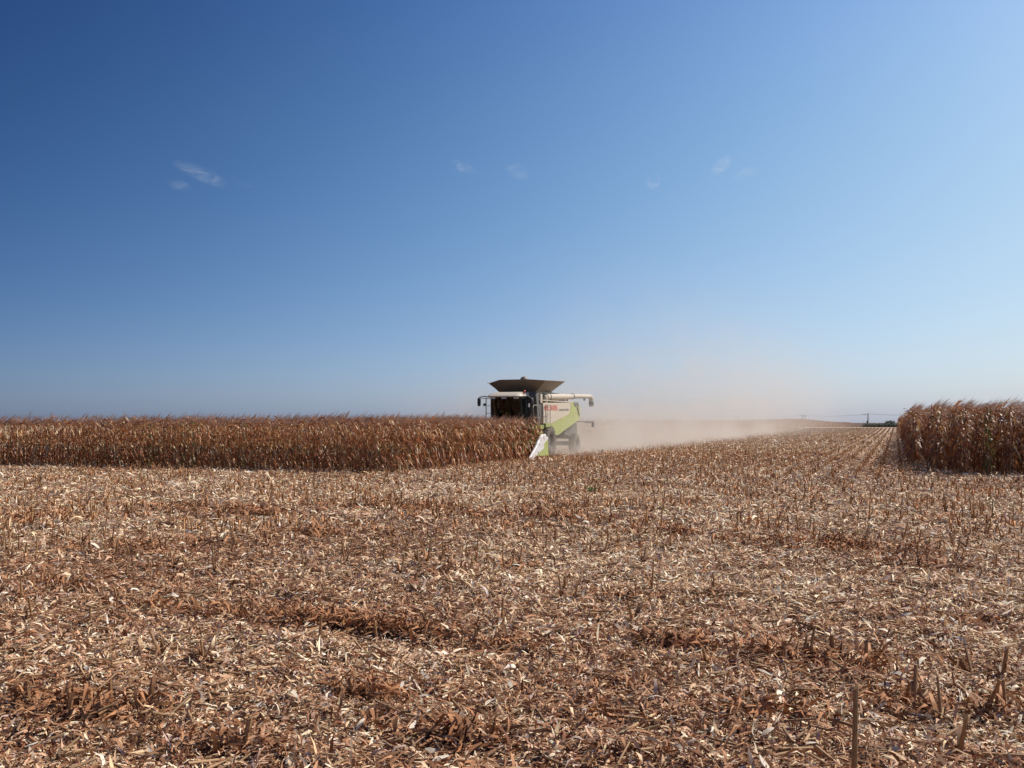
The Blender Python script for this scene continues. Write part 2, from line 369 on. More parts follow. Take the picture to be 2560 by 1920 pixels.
for y0, y1, dens, sz in ((4.2, 7.5, 5200, .85), (7.5, 11, 3000, 1.0), (11, 17, 1500, 1.15), (17, 28, 620, 1.5), (28, 45, 230, 2.0), (45, 80, 60, 2.8), (80, 150, 11, 4.2)):
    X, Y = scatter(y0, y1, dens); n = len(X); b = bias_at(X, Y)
    keep = rng.random(n) < (.72 + .28*b); X, Y, b = X[keep], Y[keep], b[keep]; n = len(X)
    k = rng.random(n)
    L = np.where(k < .55, rng.uniform(.015, .05, n), np.where(k < .93, rng.uniform(.04, .10, n), rng.uniform(.09, .20, n)))*sz
    Wd = np.where(k < .55, rng.uniform(.003, .011, n), np.where(k < .93, rng.uniform(.006, .022, n), rng.uniform(.010, .030, n)))*sz
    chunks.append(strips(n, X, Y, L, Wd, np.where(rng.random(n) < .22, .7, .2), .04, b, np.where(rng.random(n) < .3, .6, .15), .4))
    # pale husk leaves
    m = int(n*.0028); i = rng.choice(n, m, replace=False)
    chunks.append(strips(m, X[i], Y[i], rng.uniform(.08, .17, m)*sz**.7, rng.uniform(.022, .045, m)*sz**.7, .25, .06, b[i], .3, .3, col=np.array([(.80, .68, .52)])*rng.uniform(.7, 1.06, (m, 1))))
    # stalk pieces
    m = int(n*.009/sz); i = rng.choice(n, m, replace=False)
    chunks.append(sticks(m, X[i], Y[i], rng.uniform(.08, .30, m)*sz**.5, rng.uniform(.006, .012, m)*sz**.5, .15, .04, np.array([(.42, .26, .14)])*rng.uniform(.55, 1.25, (m, 1))*np.array([1, 1, 1])))
    # long crumpled brown leaves, in drifts along the rows
    m = int(n*.030); i = rng.choice(n, m*3, replace=True); pr = (1-b[i])**1.6*(.25+rowphase(X[i], Y[i])); i = i[rng.random(len(i)) < pr]; m = len(i)
    chunks.append(strips(m, X[i], Y[i], rng.uniform(.06, .20, m)*sz**.5, rng.uniform(.008, .022, m)*sz**.6, .32, .07, b[i]*0, .7, .35, col=np.array([(.34, .17, .085)])*rng.uniform(.5, 1.5, (m, 1))))
def merge(ch):
    vs, fs, cs, o = [], [], [], 0
    for v, f, c in ch: vs.append(v); fs.append(f+o); cs.append(c); o += len(v)
    return np.concatenate(vs), np.concatenate(fs), np.concatenate(cs)
for a, b_, l, w, k in DRIFTS:                  # crumpled leaves and stalk ends piled in the drifts
    if b_ > 22: continue
    sz = max(1., b_/11)**.6; m = int((430 if b_ < 10 else 240)*k*l*w/.06/sz**1.5); cu, cv = UV(a, b_)
    X, Y = XY(cu+rng.normal(0, .75, m)*l, cv+rng.normal(0, .85, m)*w); kp = rng.random(m) < 2.6*vnoise(X+a, Y, .28, 12)-.75; X, Y = X[kp], Y[kp]; m = len(X)
    chunks.append(strips(m, X, Y, rng.uniform(.06, .26, m)*sz, rng.uniform(.008, .030, m)*sz, .42, .07, np.zeros(m), .8, .35, col=np.array([(.36, .165, .075)])*rng.uniform(.4, 1.5, (m, 1))))
    m = max(2, m//40); X, Y = XY(cu+rng.normal(0, .6, m)*l, cv+rng.normal(0, .6, m)*w)
    chunks.append(sticks(m, X, Y, rng.uniform(.08, .25, m)*sz, rng.uniform(.007, .012, m), .35, .05, np.array([(.36, .20, .10)])*rng.uniform(.6, 1.3, (m, 1))))
Vm, Fm, Cm = merge(chunks)
tag(link('crop_litter', np_mesh('crop_litter', Vm, Fm, M['litter'], Cm)), 'chopped pale straw, brown leaves and husks covering the harvested field', 'crop litter', kind='stuff')
print('litter faces', len(Fm)); del Vm, Fm, Cm, chunks

# ------------------------------------------------------------------ corn plants
def q_strip(P, S, Wd):
    """ribbon: points P (k,3), side vectors S (k,3), widths (k)"""
    k = len(P); V = np.empty((2*k, 3)); V[0::2] = P - S*Wd[:, None]*.5; V[1::2] = P + S*Wd[:, None]*.5
    F = np.array([(2*i, 2*i+2, 2*i+3, 2*i+1) for i in range(k-1)]); return V, F
def ring_tube(P, r, n):
    P = np.asarray(P, float); k = len(P); a = np.arange(n)*2*np.pi/n
    V = np.concatenate([P[i] + r[i]*np.stack([np.cos(a), np.sin(a), 0*a], 1) for i in range(k)])
    F = np.array([(i*n+j, i*n+(j+1) % n, (i+1)*n+(j+1) % n, (i+1)*n+j) for i in range(k-1) for j in range(n)]); return V, F
WIND = np.array([.97, -.1, 0])
def corn_plant(H, seed, lod=0, tint=None):
    g = np.random.default_rng(seed); top = H*.875
    lean = g.normal(0, .035, 2) + np.array([.03, 0])
    def at(z): return np.array([lean[0]*z*z/H, lean[1]*z*z/H, z])
    st = []; fo = []; ea = []; ta = []
    base = np.array([(.37, .135, .05), (.45, .19, .075), (.22, .075, .032), (.56, .32, .14), (.70, .52, .30)])
    if tint is not None: base = tint
    ks = 2 if lod else 4; zs = np.linspace(0, top, ks)
    v, f = ring_tube([at(z) for z in zs], np.linspace(.013, .006, ks)*(1.4 if lod else 1), 3 if lod else 5)
    st.append((v, f, np.tile(np.array([(.33, .20, .10)])*g.uniform(.6, 1.2), (len(f), 1))))
    nl = 6 if lod == 2 else (9 if lod else 14); seg = 3 if lod else 6; az0 = g.uniform(0, 2*np.pi)
    for i in range(nl):
        h = .10*H + (top-.10*H)*(i+.5)/nl; az = az0 + math.pi*i + g.normal(0, .7)
        Ln = (g.uniform(.42, .72) if i < nl-2 else g.uniform(.3, .5))*(1 if H < 2.4 else 1.12)
        low = i/nl
        e = R(g.uniform(35, 72)); kink = g.uniform(.12, .55) if low > .35 else g.uniform(.03, .2)
        drop = R(g.uniform(-88, -50) if low < .8 else g.uniform(-65, 10))
        p = at(h); pts = [p]; dirs = []
        for k in range(seg):
            t = (k+.5)/seg; el = e + (drop-e)*min(1, max(0, (t-kink*.5)/(kink+.08))); a2 = az + g.normal(0, .12)
            d = np.array([math.cos(a2)*math.cos(el), math.sin(a2)*math.cos(el), math.sin(el)]) + WIND*.10*low
            d /= np.linalg.norm(d); dirs.append(d); pts.append(pts[-1] + d*Ln/seg)
        pts = np.array(pts); pts[:, 2] = np.maximum(pts[:, 2], .02); dirs = np.array(dirs + [dirs[-1]])
        sv = np.cross(dirs, np.array([0, 0, 1.])); nrm = np.linalg.norm(sv, axis=1, keepdims=True); sv = np.where(nrm > .15, sv/np.maximum(nrm, 1e-6), np.array([[-math.sin(az), math.cos(az), 0]]))
        tw = np.linspace(0, g.normal(0, 1.1), seg+1)[:, None]; sv = sv*np.cos(tw) + np.cross(dirs, sv)*np.sin(tw)
        wd = g.uniform(.035, .066)*(1.35 if lod else 1)*np.interp(np.linspace(0, 1, seg+1), [0, .2, .6, 1], [.55, 1, .8, .08])
        v, f = q_strip(pts, sv, wd)
        c = base[g.choice(len(base), p=[.34, .24, .20, .15, .07])]*g.uniform(.7, 1.25)*(.78 if H > 2.4 else 1)
        fo.append((v, f, np.tile(c, (len(f), 1))))
    if lod < 2:
        h = H*g.uniform(.38, .46); az = g.uniform(0, 2*np.pi); o = np.array([math.cos(az), math.sin(az), 0]); dn = g.choice([-1, .6])
        P = [at(h) + o*.02, at(h)+o*.07+np.array([0, 0, dn*.07]), at(h)+o*.10+np.array([0, 0, dn*.16]), at(h)+o*.11+np.array([0, 0, dn*.24])]
        v, f = ring_tube(P, [.012, .030, .026, .004], 5 if not lod else 4)
        ea.append((v, f, np.tile(np.array([(.55, .42, .26)])*g.uniform(.6, 1.15), (len(f), 1))))
    nt = 2 if lod == 2 else (4 if lod else 6); tp = at(top)
    for i in range(nt):
        az = g.uniform(0, 2*np.pi); sp = .05 if i == 0 else g.uniform(.25, .6)
        d = np.array([math.cos(az)*sp, math.sin(az)*sp, 1.]) + WIND*g.uniform(.3, .8)*(1.5 if H > 2.4 else 1); d /= np.linalg.norm(d)
        Ln = (H-top)*(1.6 if i == 0 else g.uniform(.7, 1.4)); st0 = tp - np.array([0, 0, .10*g.random() if i else .05])
        P = np.array([st0, st0+d*Ln*.5, st0+d*Ln+WIND*.07+np.array([0, 0, -.02])])
        s = np.cross(d, np.array([g.normal(), -1.2, g.normal()*.3])); s /= np.linalg.norm(s)
        v, f = q_strip(P, np.tile(s, (3, 1)), np.array([.005, .011, .004])*(1.4 if lod else 1))
        ta.append((v, f, np.tile(np.array([(.50, .29, .18)])*g.uniform(.7, 1.3), (len(f), 1))))
    return dict(stalk=st, foliage=fo, ear=ea, tassel=ta)
GREEN = np.array([(.10, .13, .03), (.16, .17, .04), (.24, .22, .05), (.30, .20, .07), (.4, .33, .1)])

def plant_things():
    """every countable front plant: copies of a few kinds, each thing with its parts"""
    kinds = {}
    for blk, H in (('left', 2.13), ('right', 2.66)):
        for k in range(7):
            d = corn_plant(H, 100+k+(50 if blk == 'right' else 0), tint=GREEN if k == 6 else None)
            kinds[blk, k] = {p: np_mesh('corn_'+p, *merge(c)[:2], M['corn'], merge(c)[2]) for p, c in d.items()}
    return kinds
kinds = plant_things()
def put_plant(blk, k, u, v, label, group, s=1.):
    X, Y = XY(u, v); root = bpy.data.objects.new('corn_plant', None); C.objects.link(root)
    root.empty_display_size = .2; root.location = (X, Y, float(hgt(X, Y))-.01)
    root.scale = (1, 1, s); root.rotation_euler = (0, 0, random.uniform(-.5, .5))
    tag(root, label, 'corn plant', group)
    for p, me in kinds[blk, k].items():
        if random.random() < .12 and p == 'ear': continue
        o = bpy.data.objects.new(p, me); C.objects.link(o); o.parent = root
U_L, U_C, U_R = -17.35, -22.75, .75          # block edges: left block, cut line behind the harvester, right block
V_L, V_R, V_CUT = 31.4, 37.7, 47.3
SP = .17
rest = []                                     # (u, v, H, lod)
nL = nR = 0
for r in range(18):                           # right block, 18 row ends in view
    u = U_R + .75*r; v = V_R + random.uniform(-.1, .15) + (8. if r == 0 else 2.6 if r == 1 else 0)
    for j in range(8):
        gi = (r, j) in ((3, 0), (3, 1), (6, 1), (9, 0), (5, 2))
        lab = 'half green corn plant among brown ones at the front of the right corn block' if gi else \
              ('dry corn plant at the left corner of the dark right corn block' if r == 2 else ('dark dry corn plant on the receding left edge of the right corn block' if r < 2 else 'dark reddish brown dry corn plant in front of the tall right corn block'))
        put_plant('right', 6 if gi else random.randrange(6), u+random.gauss(0, .04), v+SP*j+random.gauss(0, .02), lab, 'tall corn plants along the front of the right-hand block', random.uniform(.90, 1.07)+.0028*r); nR += 1
    vv = v+SP*8
    while vv < V_R + (9 if r > 4 else 60): rest.append((u, vv, 2.66, 0 if vv < 46 else 1)); vv += SP
    if r <= 4:
        while vv < 430: rest.append((u, vv, 2.6, 1 if vv < 110 else 2)); vv += SP*(1.3 if vv < 110 else 2.2)
for r in range(26):
    u = U_L - .75*r; v = V_L + random.uniform(-.12, .12) - .02*r
    for j in range(6):
        gi = (r, j) in ((12, 0), (9, 1), (13, 2), (15, 0))
        lab = 'olive green corn plant among dry brown plants in front of the left corn field' if gi else \
              ('golden brown dry corn plant at the near sunlit corner of the left field' if r < 2 else 'reddish brown dry corn plant in the front ranks of the left corn field')
        put_plant('left', 6 if gi else random.randrange(6), u+random.gauss(0, .04), v+SP*j+random.gauss(0, .02), lab, 'dry corn plants along the front of the left-hand field', random.uniform(.93, 1.06)); nL += 1
    vv = v+SP*6
    end = V_CUT if u > U_C else V_L+8
    while vv < end: rest.append((u, vv, 2.13, 0 if (r < 3 or vv < 34) else 1)); vv += SP
for r in range(26, 40):                       # beyond the left edge of the picture
    u = U_L - .75*r; vv = V_L - .3
    while vv < V_L+3: rest.append((u, vv, 2.13, 1)); vv += SP
for r in range(7):                            # long edge left standing behind the harvester
    u = U_C - .4 - .75*r; vv = V_L + 8 if r else V_L+8
    while vv < (430 if r < 5 else 80):
        rest.append((u, vv, 2.13, 1 if vv < 110 else 2)); vv += SP*(1 if vv < 70 else (1.4 if vv < 110 else 2.4))
for k in range(3):                            # standing corn closing the view beyond the stubble
    for u in np.arange(-60, -4, .55): rest.append((u+.2*k, 520+k*.8, 2.13, 2))
for r in range(4):
    vv = 430
    while vv < 560: rest.append((U_C-.4-.75*r, vv, 2.13, 2)); vv += .45
lib = {}
for H in (2.13, 2.66, 2.6):
    for lod in (0, 1, 2):
        lib[H, lod] = []
        for k in range(12 if lod == 0 else 8):
            d = corn_plant(H, 900+k*7+lod*3, lod); lib[H, lod].append(merge([x for p in d.values() for x in p]))
def build_rest():
    groups = {}
    for u, v, H, lod in rest: groups.setdefault((H, lod, random.randrange(len(lib[H, lod]))), []).append((u, v))
    ch = []
    for (H, lod, k), lst in groups.items():
        V, F, Cc = lib[H, lod][k]; a = np.array(lst); n = len(a); u = a[:, 0]+rng.normal(0, .05, n); v = a[:, 1]+rng.normal(0, .03, n)
        X, Y = XY(u, v); Z = hgt(X, Y); an = rng.uniform(-.6, .6, n); s = rng.normal(1, .05, n).clip(.85, 1.14)
        c, sn = np.cos(an), np.sin(an)
        P = np.empty((n, len(V), 3)); P[:, :, 0] = V[:, 0]*c[:, None] - V[:, 1]*sn[:, None] + X[:, None]
        P[:, :, 1] = V[:, 0]*sn[:, None] + V[:, 1]*c[:, None] + Y[:, None]; P[:, :, 2] = V[:, 2]*s[:, None] + Z[:, None]
        FF = (F[None]+(np.arange(n)*len(V))[:, None, None]).reshape(-1, 4)
        cc = (Cc[None]*rng.uniform(.8, 1.2, (n, 1, 1))).reshape(-1, 3); ch.append((P.reshape(-1, 3), FF, cc))
    V, F, c = merge(ch); print('corn faces', len(F), 'plants', len(rest))
    tag(link('corn_crop', np_mesh('corn_crop', V, F, M['corn'], c)), 'ripe dry standing corn massed behind the front plants of both fields', 'corn crop', kind='stuff')
build_rest()

# ------------------------------------------------------------------ stubble
def stub_mesh(seed, h, r, bend=0):
    g = np.random.default_rng(seed); n = 7; P = []; rr = []
    lx, ly = g.normal(0, .10 if h < .35 else .02, 2)
    for t in (0, .3, .33, .36, .7, 1):
        P.append((lx*t*h, ly*t*h, t*h-.03*(t == 0))); rr.append(r*(1.0 if t != .33 else 1.15)*(1.12-.22*t))
    V, F = ring_tube(P, rr, n); V[-n:, 2] += (np.cos(np.arange(n)*2*np.pi/n + g.uniform(0, 6)))*r*g.uniform(.3, 1.2)
    me = bpy.data.meshes.new('corn_stub'); fs = [tuple(x) for x in F] + [tuple(range(len(V)-n, len(V)))]
    me.from_pydata([tuple(v) for v in V], [], fs); me.materials.append(M['stub']); return me
def sheath_mesh(seed, h, r):
    g = np.random.default_rng(seed); ch = []
    for i in range(g.integers(3, 6)):
        az = g.uniform(0, 6.28); el = g.uniform(.5, 1.45); L = h*g.uniform(.5, 1.15); o = np.array([math.cos(az), math.sin(az), 0])
        P = np.array([o*r*.9 + (0, 0, g.uniform(0, .05)), o*(r*1.2+.25*L*math.cos(el)) + (0, 0, L*.45*math.sin(el)), o*(r+.7*L*math.cos(el)) + (0, 0, L*.7*math.sin(el)), o*(r+L*math.cos(el)*1.2) + (0, 0, L*g.uniform(.1, .9)*math.sin(el))])
        P[:, 2] = np.maximum(P[:, 2], .0)
        s = np.array([-math.sin(az), math.cos(az), .15]); v, f = q_strip(P, np.tile(s, (4, 1)), np.array([.022, .028, .02, .005])*g.uniform(.7, 1.2))
        ch.append((v, f, np.tile(np.array([(.33, .17, .085)])*g.uniform(.5, 1.5), (len(f), 1))))
    V, F, c = merge(ch); return np_mesh('leaf_sheath', V, F, M['litter'], c)
stubs = [(stub_mesh(k, h, r), sheath_mesh(k, max(h, .12), r)) for k, (h, r) in enumerate(((.12, .013), (.18, .012), (.22, .011), (.27, .012), (.15, .014), (.31, .010)))]
def put_stub(X, Y, k, label, s=1., tilt=0., az=0., sheath=True, mesh=None):
    o = link('corn_stub', mesh or stubs[k][0]); o.location = (X, Y, float(hgt(X, Y))-.01); o.scale = (1, 1, s)
    o.rotation_euler = (tilt*math.cos(az), tilt*math.sin(az), random.uniform(0, 6.28) if mesh is None else az)
    tag(o, label, 'corn stub', 'cut corn stubs standing in the litter')
    if sheath: c = link('leaf_sheath', stubs[k][1], o); c.scale = (1, 1, 1/s)
    return o
# the ones that stand out in the foreground: picture place of the foot, height in metres, radius, tilt, label
for px, py, h, r, tl, az, lab in (
    (2135, 1990, .50, .014, .0, 0, 'tallest thick corn stub, cut off by the bottom edge of the photo'),
    (2285, 1775, .235, .012, .05, 1.2, 'tallest greenish brown corn stub of the clump at lower right'),
    (2262, 1760, .16, .011, -.12, 1.6, 'short brown corn stub leaning left in the clump at lower right'),
    (2306, 1765, .15, .007, .02, 0, 'thin corn stub at the right side of the clump at lower right'),
    (2461, 1790, .24, .010, -.45, 1.57, 'slanting corn stub leaning left near the lower right edge'),
    (2488, 1795, .21, .008, -.1, 1.5, 'thin corn stub beside the slanting one near the lower right edge'),
    (2514, 1790, .18, .009, .25, 1.5, 'corn stub leaning right near the lower right edge'),
    (2506, 1692, .19, .014, .02, 1.5, 'thick solitary corn stub by the right edge of the photo'),
    (2433, 1690, .19, .009, .7, 1.57, 'corn stub tilted hard to the right, left of the solitary right edge stub'),
    (2086, 1662, .195, .012, .0, 0, 'right one of the close pair of short stubs at the right'),
    (2073, 1662, .19, .008, .03, 0, 'dark thin left one of the close pair of short stubs on the right'),
    (2022, 1650, .19, .010, .03, 1, 'straight corn stub left of the close pair on the right'),
    (2010, 1648, .16, .009, -.1, 1.5, 'leaning corn stub beside the dark leafy clump on the right'),
    (2164, 1668, .17, .013, .02, 0, 'corn stub with a thick node right of the close pair'),
    (2182, 1668, .10, .010, .25, 1.5, 'very short tilted corn stub beside the one with the thick node'),
    (1962, 1655, .13, .010, -.2, 1.5, 'stub in the dark leafy clump on the right'),
    (370, 1780, .155, .012, .02, 0, 'upright orange-brown corn stub at lower left'),
    (278, 1768, .14, .009, -.2, 1.57, 'brown corn stub leaning left at lower left'),
    (66, 1785, .13, .014, .0, 0, 'thick dark corn stub at the far lower left'),
    (158, 1810, .15, .016, .3, 1.57, 'greyish broken corn stub leaning right at lower left'),
    (610, 1892, .13, .015, .05, 0, 'dark short corn stub at the bottom edge, left of centre'),
    (601, 1548, .155, .009, .0, 0, 'dark upright stub above the long brown leaf drift on the left'),
    (478, 1540, .15, .006, .0, 0, 'thin upright stub left of the leaf drift'),
    (546, 1490, .16, .005, -.12, 1.57, 'thin pale leaning straw stub in the left foreground'),
    (942, 1605, .16, .010, .0, 1, 'corn stub in the centre foreground'),
    (1410, 1480, .14, .010, -.25, 1.57, 'short stub leaning left in the centre foreground'),
    (1258, 1415, .36, .007, -.05, 1.57, 'tall thin stalk of the broken tent-like plant in the middle'),
    (1280, 1413, .20, .007, .03, 1.57, 'second thin stalk of the broken tent-like plant in the middle'),
    (1298, 1413, .24, .007, .08, 1.57, 'right thin stalk of the broken tent-like plant in the middle'),
    (1996, 1178, .0, 0, 0, 0, ''),
    (1779, 1158, .95, .018, .02, 0, 'lone tall dead stalk left standing in the stubble right of the dust'),
):
    if not h: continue
    X, Y = gp(px, py); put_stub(X, Y, random.randrange(6), lab, 1., tl, az, True, stub_mesh(int(px), h*(1.28 if h < .35 else 1), r*(1.2 if h < .35 else 1)))
pts = []
for kr in range(8, 46):                        # headland rows, running across
    v = kr*.75 + .0
    if v > V_HEAD: break
    u = -30.
    while u < 14:
        u += SP*random.uniform(.75, 1.3); X, Y = XY(u, v+random.gauss(0, .05))
        if Y < 4.6 or abs(X) > .62*Y+1.5: continue
        if v > V_L-.4 and u < U_L: continue
        dens = .14 if Y < 9 else (.30 if Y < 14 else .55)
        if random.random() < dens*float(np.clip(3.4*vnoise(X, Y, 1.3, 11)-1.15+.8*float(drift(X, Y)), 0, 1.3)): pts.append((Y, X))
for ku in range(-32, 2):                       # field rows, running away
    u = ku*.75 + .175
    if u > U_R-.3: break
    v = V_HEAD
    if u < U_L+.1: v = V_CUT+.5
    if u < U_C+.1: continue
    while v < 230:
        v += SP*random.uniform(.8, 1.25)*(1 if v < 70 else 1.6)
        if random.random() < .7: X, Y = XY(u+random.gauss(0, .04), v); pts.append((Y, X))
pts.sort()
near_ = pts[:300-30]; far_ = pts[300-30:]
for Y, X in near_:
    w = 'nearer' if Y < 12 else 'farther'
    side = 'left part' if X < -Y*.18 else ('right part' if X > Y*.18 else 'middle')
    put_stub(X, Y, random.randrange(6), 'short brown cut corn stub in the %s rows of litter, %s of the photo' % (w, side), random.uniform(.7, 1.2), random.gauss(0, .16), random.uniform(0, 3))
def far_stubs():
    ch = []; sets = {}
    for Y, X in far_: sets.setdefault((random.randrange(6), Y > 60), []).append((X, Y))
    for (k, far), lst in sets.items():
        g = np.random.default_rng(k); h = (.16, .22, .27, .20, .24, .33)[k]
        v1, f1 = ring_tube([(0, 0, 0), (g.normal()*.03, g.normal()*.03, h)], [.015, .012], 4); c1 = np.tile(np.array([(.44, .25, .12)])*g.uniform(.6, 1.2), (len(f1), 1)); parts = [(v1, f1, c1)]
        if not far:
            for i in range(4):
                az = g.uniform(0, 6.28); o = np.array([math.cos(az), math.sin(az), 0]); L = g.uniform(.1, .24)
                v, f = q_strip(np.array([o*.01, o*.3*L+(0, 0, L*.8), o*L+(0, 0, L*g.uniform(.1, .9))]), np.tile(np.array([-math.sin(az), math.cos(az), 0]), (3, 1)), np.array([.03, .03, .008]))
                parts.append((v, f, np.tile(np.array([(.38, .19, .09)])*g.uniform(.6, 1.6), (len(f), 1))))
        V, F, cc = merge(parts); a = np.array(lst); n = len(a); Z = hgt(a[:, 0], a[:, 1]); an = rng.uniform(0, 6.28, n); s = rng.uniform(.6, 1.15, n)
        P = np.empty((n, len(V), 3)); P[:, :, 0] = V[:, 0]*np.cos(an)[:, None]-V[:, 1]*np.sin(an)[:, None]+a[:, :1]
        P[:, :, 1] = V[:, 0]*np.sin(an)[:, None]+V[:, 1]*np.cos(an)[:, None]+a[:, 1:]; P[:, :, 2] = V[:, 2]*s[:, None]+Z[:, None]
        ch.append((P.reshape(-1, 3), (F[None]+(np.arange(n)*len(V))[:, None, None]).reshape(-1, 4), (cc[None]*rng.uniform(.65, 1.3, (n, 1, 1))).reshape(-1, 3)))
    V, F, c = merge(ch); print('stubble faces', len(F), len(far_))
    tag(link('corn_stubble', np_mesh('corn_stubble', V, F, M['litter'], c)), 'rows of short brown corn stubble running away over the harvested field', 'stubble', kind='stuff')
far_stubs()

# small green weed
def weed():
    g = np.random.default_rng(4); ch = []
    for i in range(16):
        az = g.uniform(0, 6.28); el = g.uniform(.5, 1.4); L = g.uniform(.12, .30); o = np.array([math.cos(az), math.sin(az), 0])
        P = np.array([(0, 0, 0), o*L*.4*math.cos(el)+(0, 0, L*.5*math.sin(el)), o*L*.8*math.cos(el)+(0, 0, L*.85*math.sin(el)), o*L*1.2*math.cos(el)+(0, 0, L*.7*math.sin(el))])
        v, f = q_strip(P, np.tile(np.array([-math.sin(az), math.cos(az), .2]), (4, 1)), np.array([.01, .05, .045, .01]))
        ch.append((v, f, np.tile(np.array([(.10, .17, .03)])*g.uniform(.6, 1.4), (len(f), 1))))
    V, F, c = merge(ch); X, Y = gp(1480, 1236)
    o = link('weed', np_mesh('weed', V, F, M['corn'], c)); o.location = (X, Y, float(hgt(X, Y)))
    tag(o, 'small green weed growing alone in the pale litter in the middle of the field', 'weed')
weed()

# ------------------------------------------------------------------ combine harvester
TH = math.atan2(-.3714, .9285)
RX, RY = XY(-19.75, 49.87)
hv = bpy.data.objects.new('combine_harvester', None); C.objects.link(hv); hv.location = (RX, RY, 0.0); hv.rotation_euler = (0, 0, TH)
tag(hv, 'cream and lime green combine harvester entering standing corn with open grain tank flaps', 'combine harvester')
cream_pts = [(.54, 3.02), (5.50, 3.12), (5.44, 2.80), (5.28, 2.50), (4.9, 2.36), (1.67, 1.80), (.60, 1.75)]
lime_pts = [(5.50, 3.12), (5.87, 3.15), (6.95, 3.18), (7.22, 3.0), (7.42, 2.64), (7.36, 2.3), (7.16, 2.08), (5.4, 1.68), (3.05, 1.15), (2.62, 1.22), (2.3, 1.55), (1.9, 1.74), (1.67, 1.80), (4.9, 2.36), (5.28, 2.50), (5.44, 2.80)]
hull = MB().prism_x([(.45, 2.98), (6.9, 3.14), (7.3, 2.6), (7.05, 2.12), (3.2, 1.25), (2.0, .75), (.8, .8), (.3, 1.7)], -1.36, 1.36)
body = hull.build('body', M['grey'], hv)
for s in (1, -1):
    a, b = (1.37, 1.45) if s > 0 else (-1.45, -1.37)
    MB().prism_x(cream_pts, a, b).build('side_panel', M['cream'], hv, bevel=.02)
    MB().prism_x(lime_pts, a, b).build('lower_panel', M['lime'], hv, bevel=.02)
    a2, b2 = (1.452, 1.463) if s > 0 else (-1.463, -1.452)
    MB().prism_x([(5.98, 3.14), (6.93, 3.165), (7.1, 2.93), (6.75, 2.92), (6.42, 2.88), (6.2, 2.92)], a2, b2).build('air_vent', M['grey'], hv)
    MB().prism_x([(6.62, 2.86), (6.86, 2.9), (7.2, 2.36), (7.08, 2.24)], a2, b2).build('vent_slot', M['black'], hv)
MB().box(-1.42, 1.42, .6, 6.0, 3.125, 3.19).build('top_deck', M['cream'], hv, bevel=.015)
MB().prism_x([(3.3, 3.2), (3.3, 3.62), (4.1, 3.7), (5.9, 3.66), (6.5, 3.2)], -1.2, .80).box(.1, .5, 3.9, 4.3, 3.66, 3.83).box(-.5, .3, 5.0, 5.4, 3.6, 3.78).build('engine_housing', M['black'], hv, bevel=.03)
MB().tube([(.3, 4.7, 3.6), (.3, 4.7, 3.84), (.34, 4.85, 3.9)], .05).build('exhaust', M['black'], hv)
MB().box(1.40, 1.455, .12, .46, 3.0, 3.5).build('corner_post', M['cream'], hv, bevel=.02)
# dark shield between cab and body, curved front edge
MB().prism_x([(.50, 1.78), (.50, 3.0), (.10, 3.02), (.08, 3.55), (-.30, 3.58), (-.42, 3.4), (-.30, 3.0), (-.22, 2.5), (-.15, 1.78)], .95, 1.38).build('side_shield', M['grey'], hv, bevel=.02)
MB().prism_x([(.50, 1.78), (.50, 3.2), (-.30, 3.3), (-.15, 1.78)], -1.38, -.95).build('side_shield', M['grey'], hv, bevel=.02)
# grain tank
bx = dict(l=1.14, r=-1.12, f=.30, b=2.75, z=3.67)
tank = MB().prism_x([(.30, 3.19), (.30, 3.67), (2.75, 3.67), (2.75, 3.19)], -1.12, 1.14).build('grain_tank', M['tank'], hv, bevel=.02)
tx = dict(l=1.88, r=-1.55)
fl = MB()
fl.slab([(-1.12, .30, 3.68), (1.14, .30, 3.68), (.93, -.50, 4.28), (-.72, -.50, 4.28)], .03)
fl.slab([(-1.12, .30, 3.68), (-.72, -.50, 4.28), (-1.42, -.28, 4.12)], .03)
fl.slab([(1.14, .30, 3.68), (1.84, -.25, 4.22), (.93, -.50, 4.28)], .03)
fl.tube([(-1.42, -.28, 4.12), (-.72, -.50, 4.28), (.93, -.50, 4.28), (1.84, -.25, 4.22)], .022, 6)
fl.tube([(1.14, .28, 3.68), (1.84, -.25, 4.22)], .03, 6).tube([(-.72, -.52, 4.28), (-.74, -.47, 4.2)], .03, 5)
fl.build('tank_flap', M['tank'], tank)
MB().slab([(1.14, .30, 3.68), (1.14, 2.75, 3.68), (1.80, 3.30, 4.30), (1.84, -.25, 4.22)], -.03).tube([(1.84, -.25, 4.23), (1.82, 3.30, 4.31)], .022, 6).build('tank_flap', M['tank'], tank)
MB().slab([(-1.12, .30, 3.68), (-1.12, 2.75, 3.68), (-1.6, 3.2, 4.25), (-1.55, -.26, 4.14)], .03).tube([(-1.57, -.28, 4.15), (-1.62, 3.2, 4.26)], .022, 6).build('tank_flap', M['tank'], tank)
MB().slab([(-1.12, 2.75, 3.68), (1.14, 2.75, 3.68), (1.80, 3.30, 4.30), (-1.6, 3.2, 4.25)], .03).build('tank_flap', M['tank'], tank)
# filling auger dome in the middle of the tank
dome = MB(); n = 20; vs = []
rings = [(math.cos(t)*.235, math.sin(t)*.235) for t in np.linspace(-.25, 1.5, 9)]
dome.loft([[(-.05+r*math.cos(2*math.pi*k/n), 1.5+r*math.sin(2*math.pi*k/n), 4.33+z) for k in range(n)] for r, z in [(.235, -.6)] + rings])
dome.build('filling_auger_cover', M['tank'], hv, smooth=True)
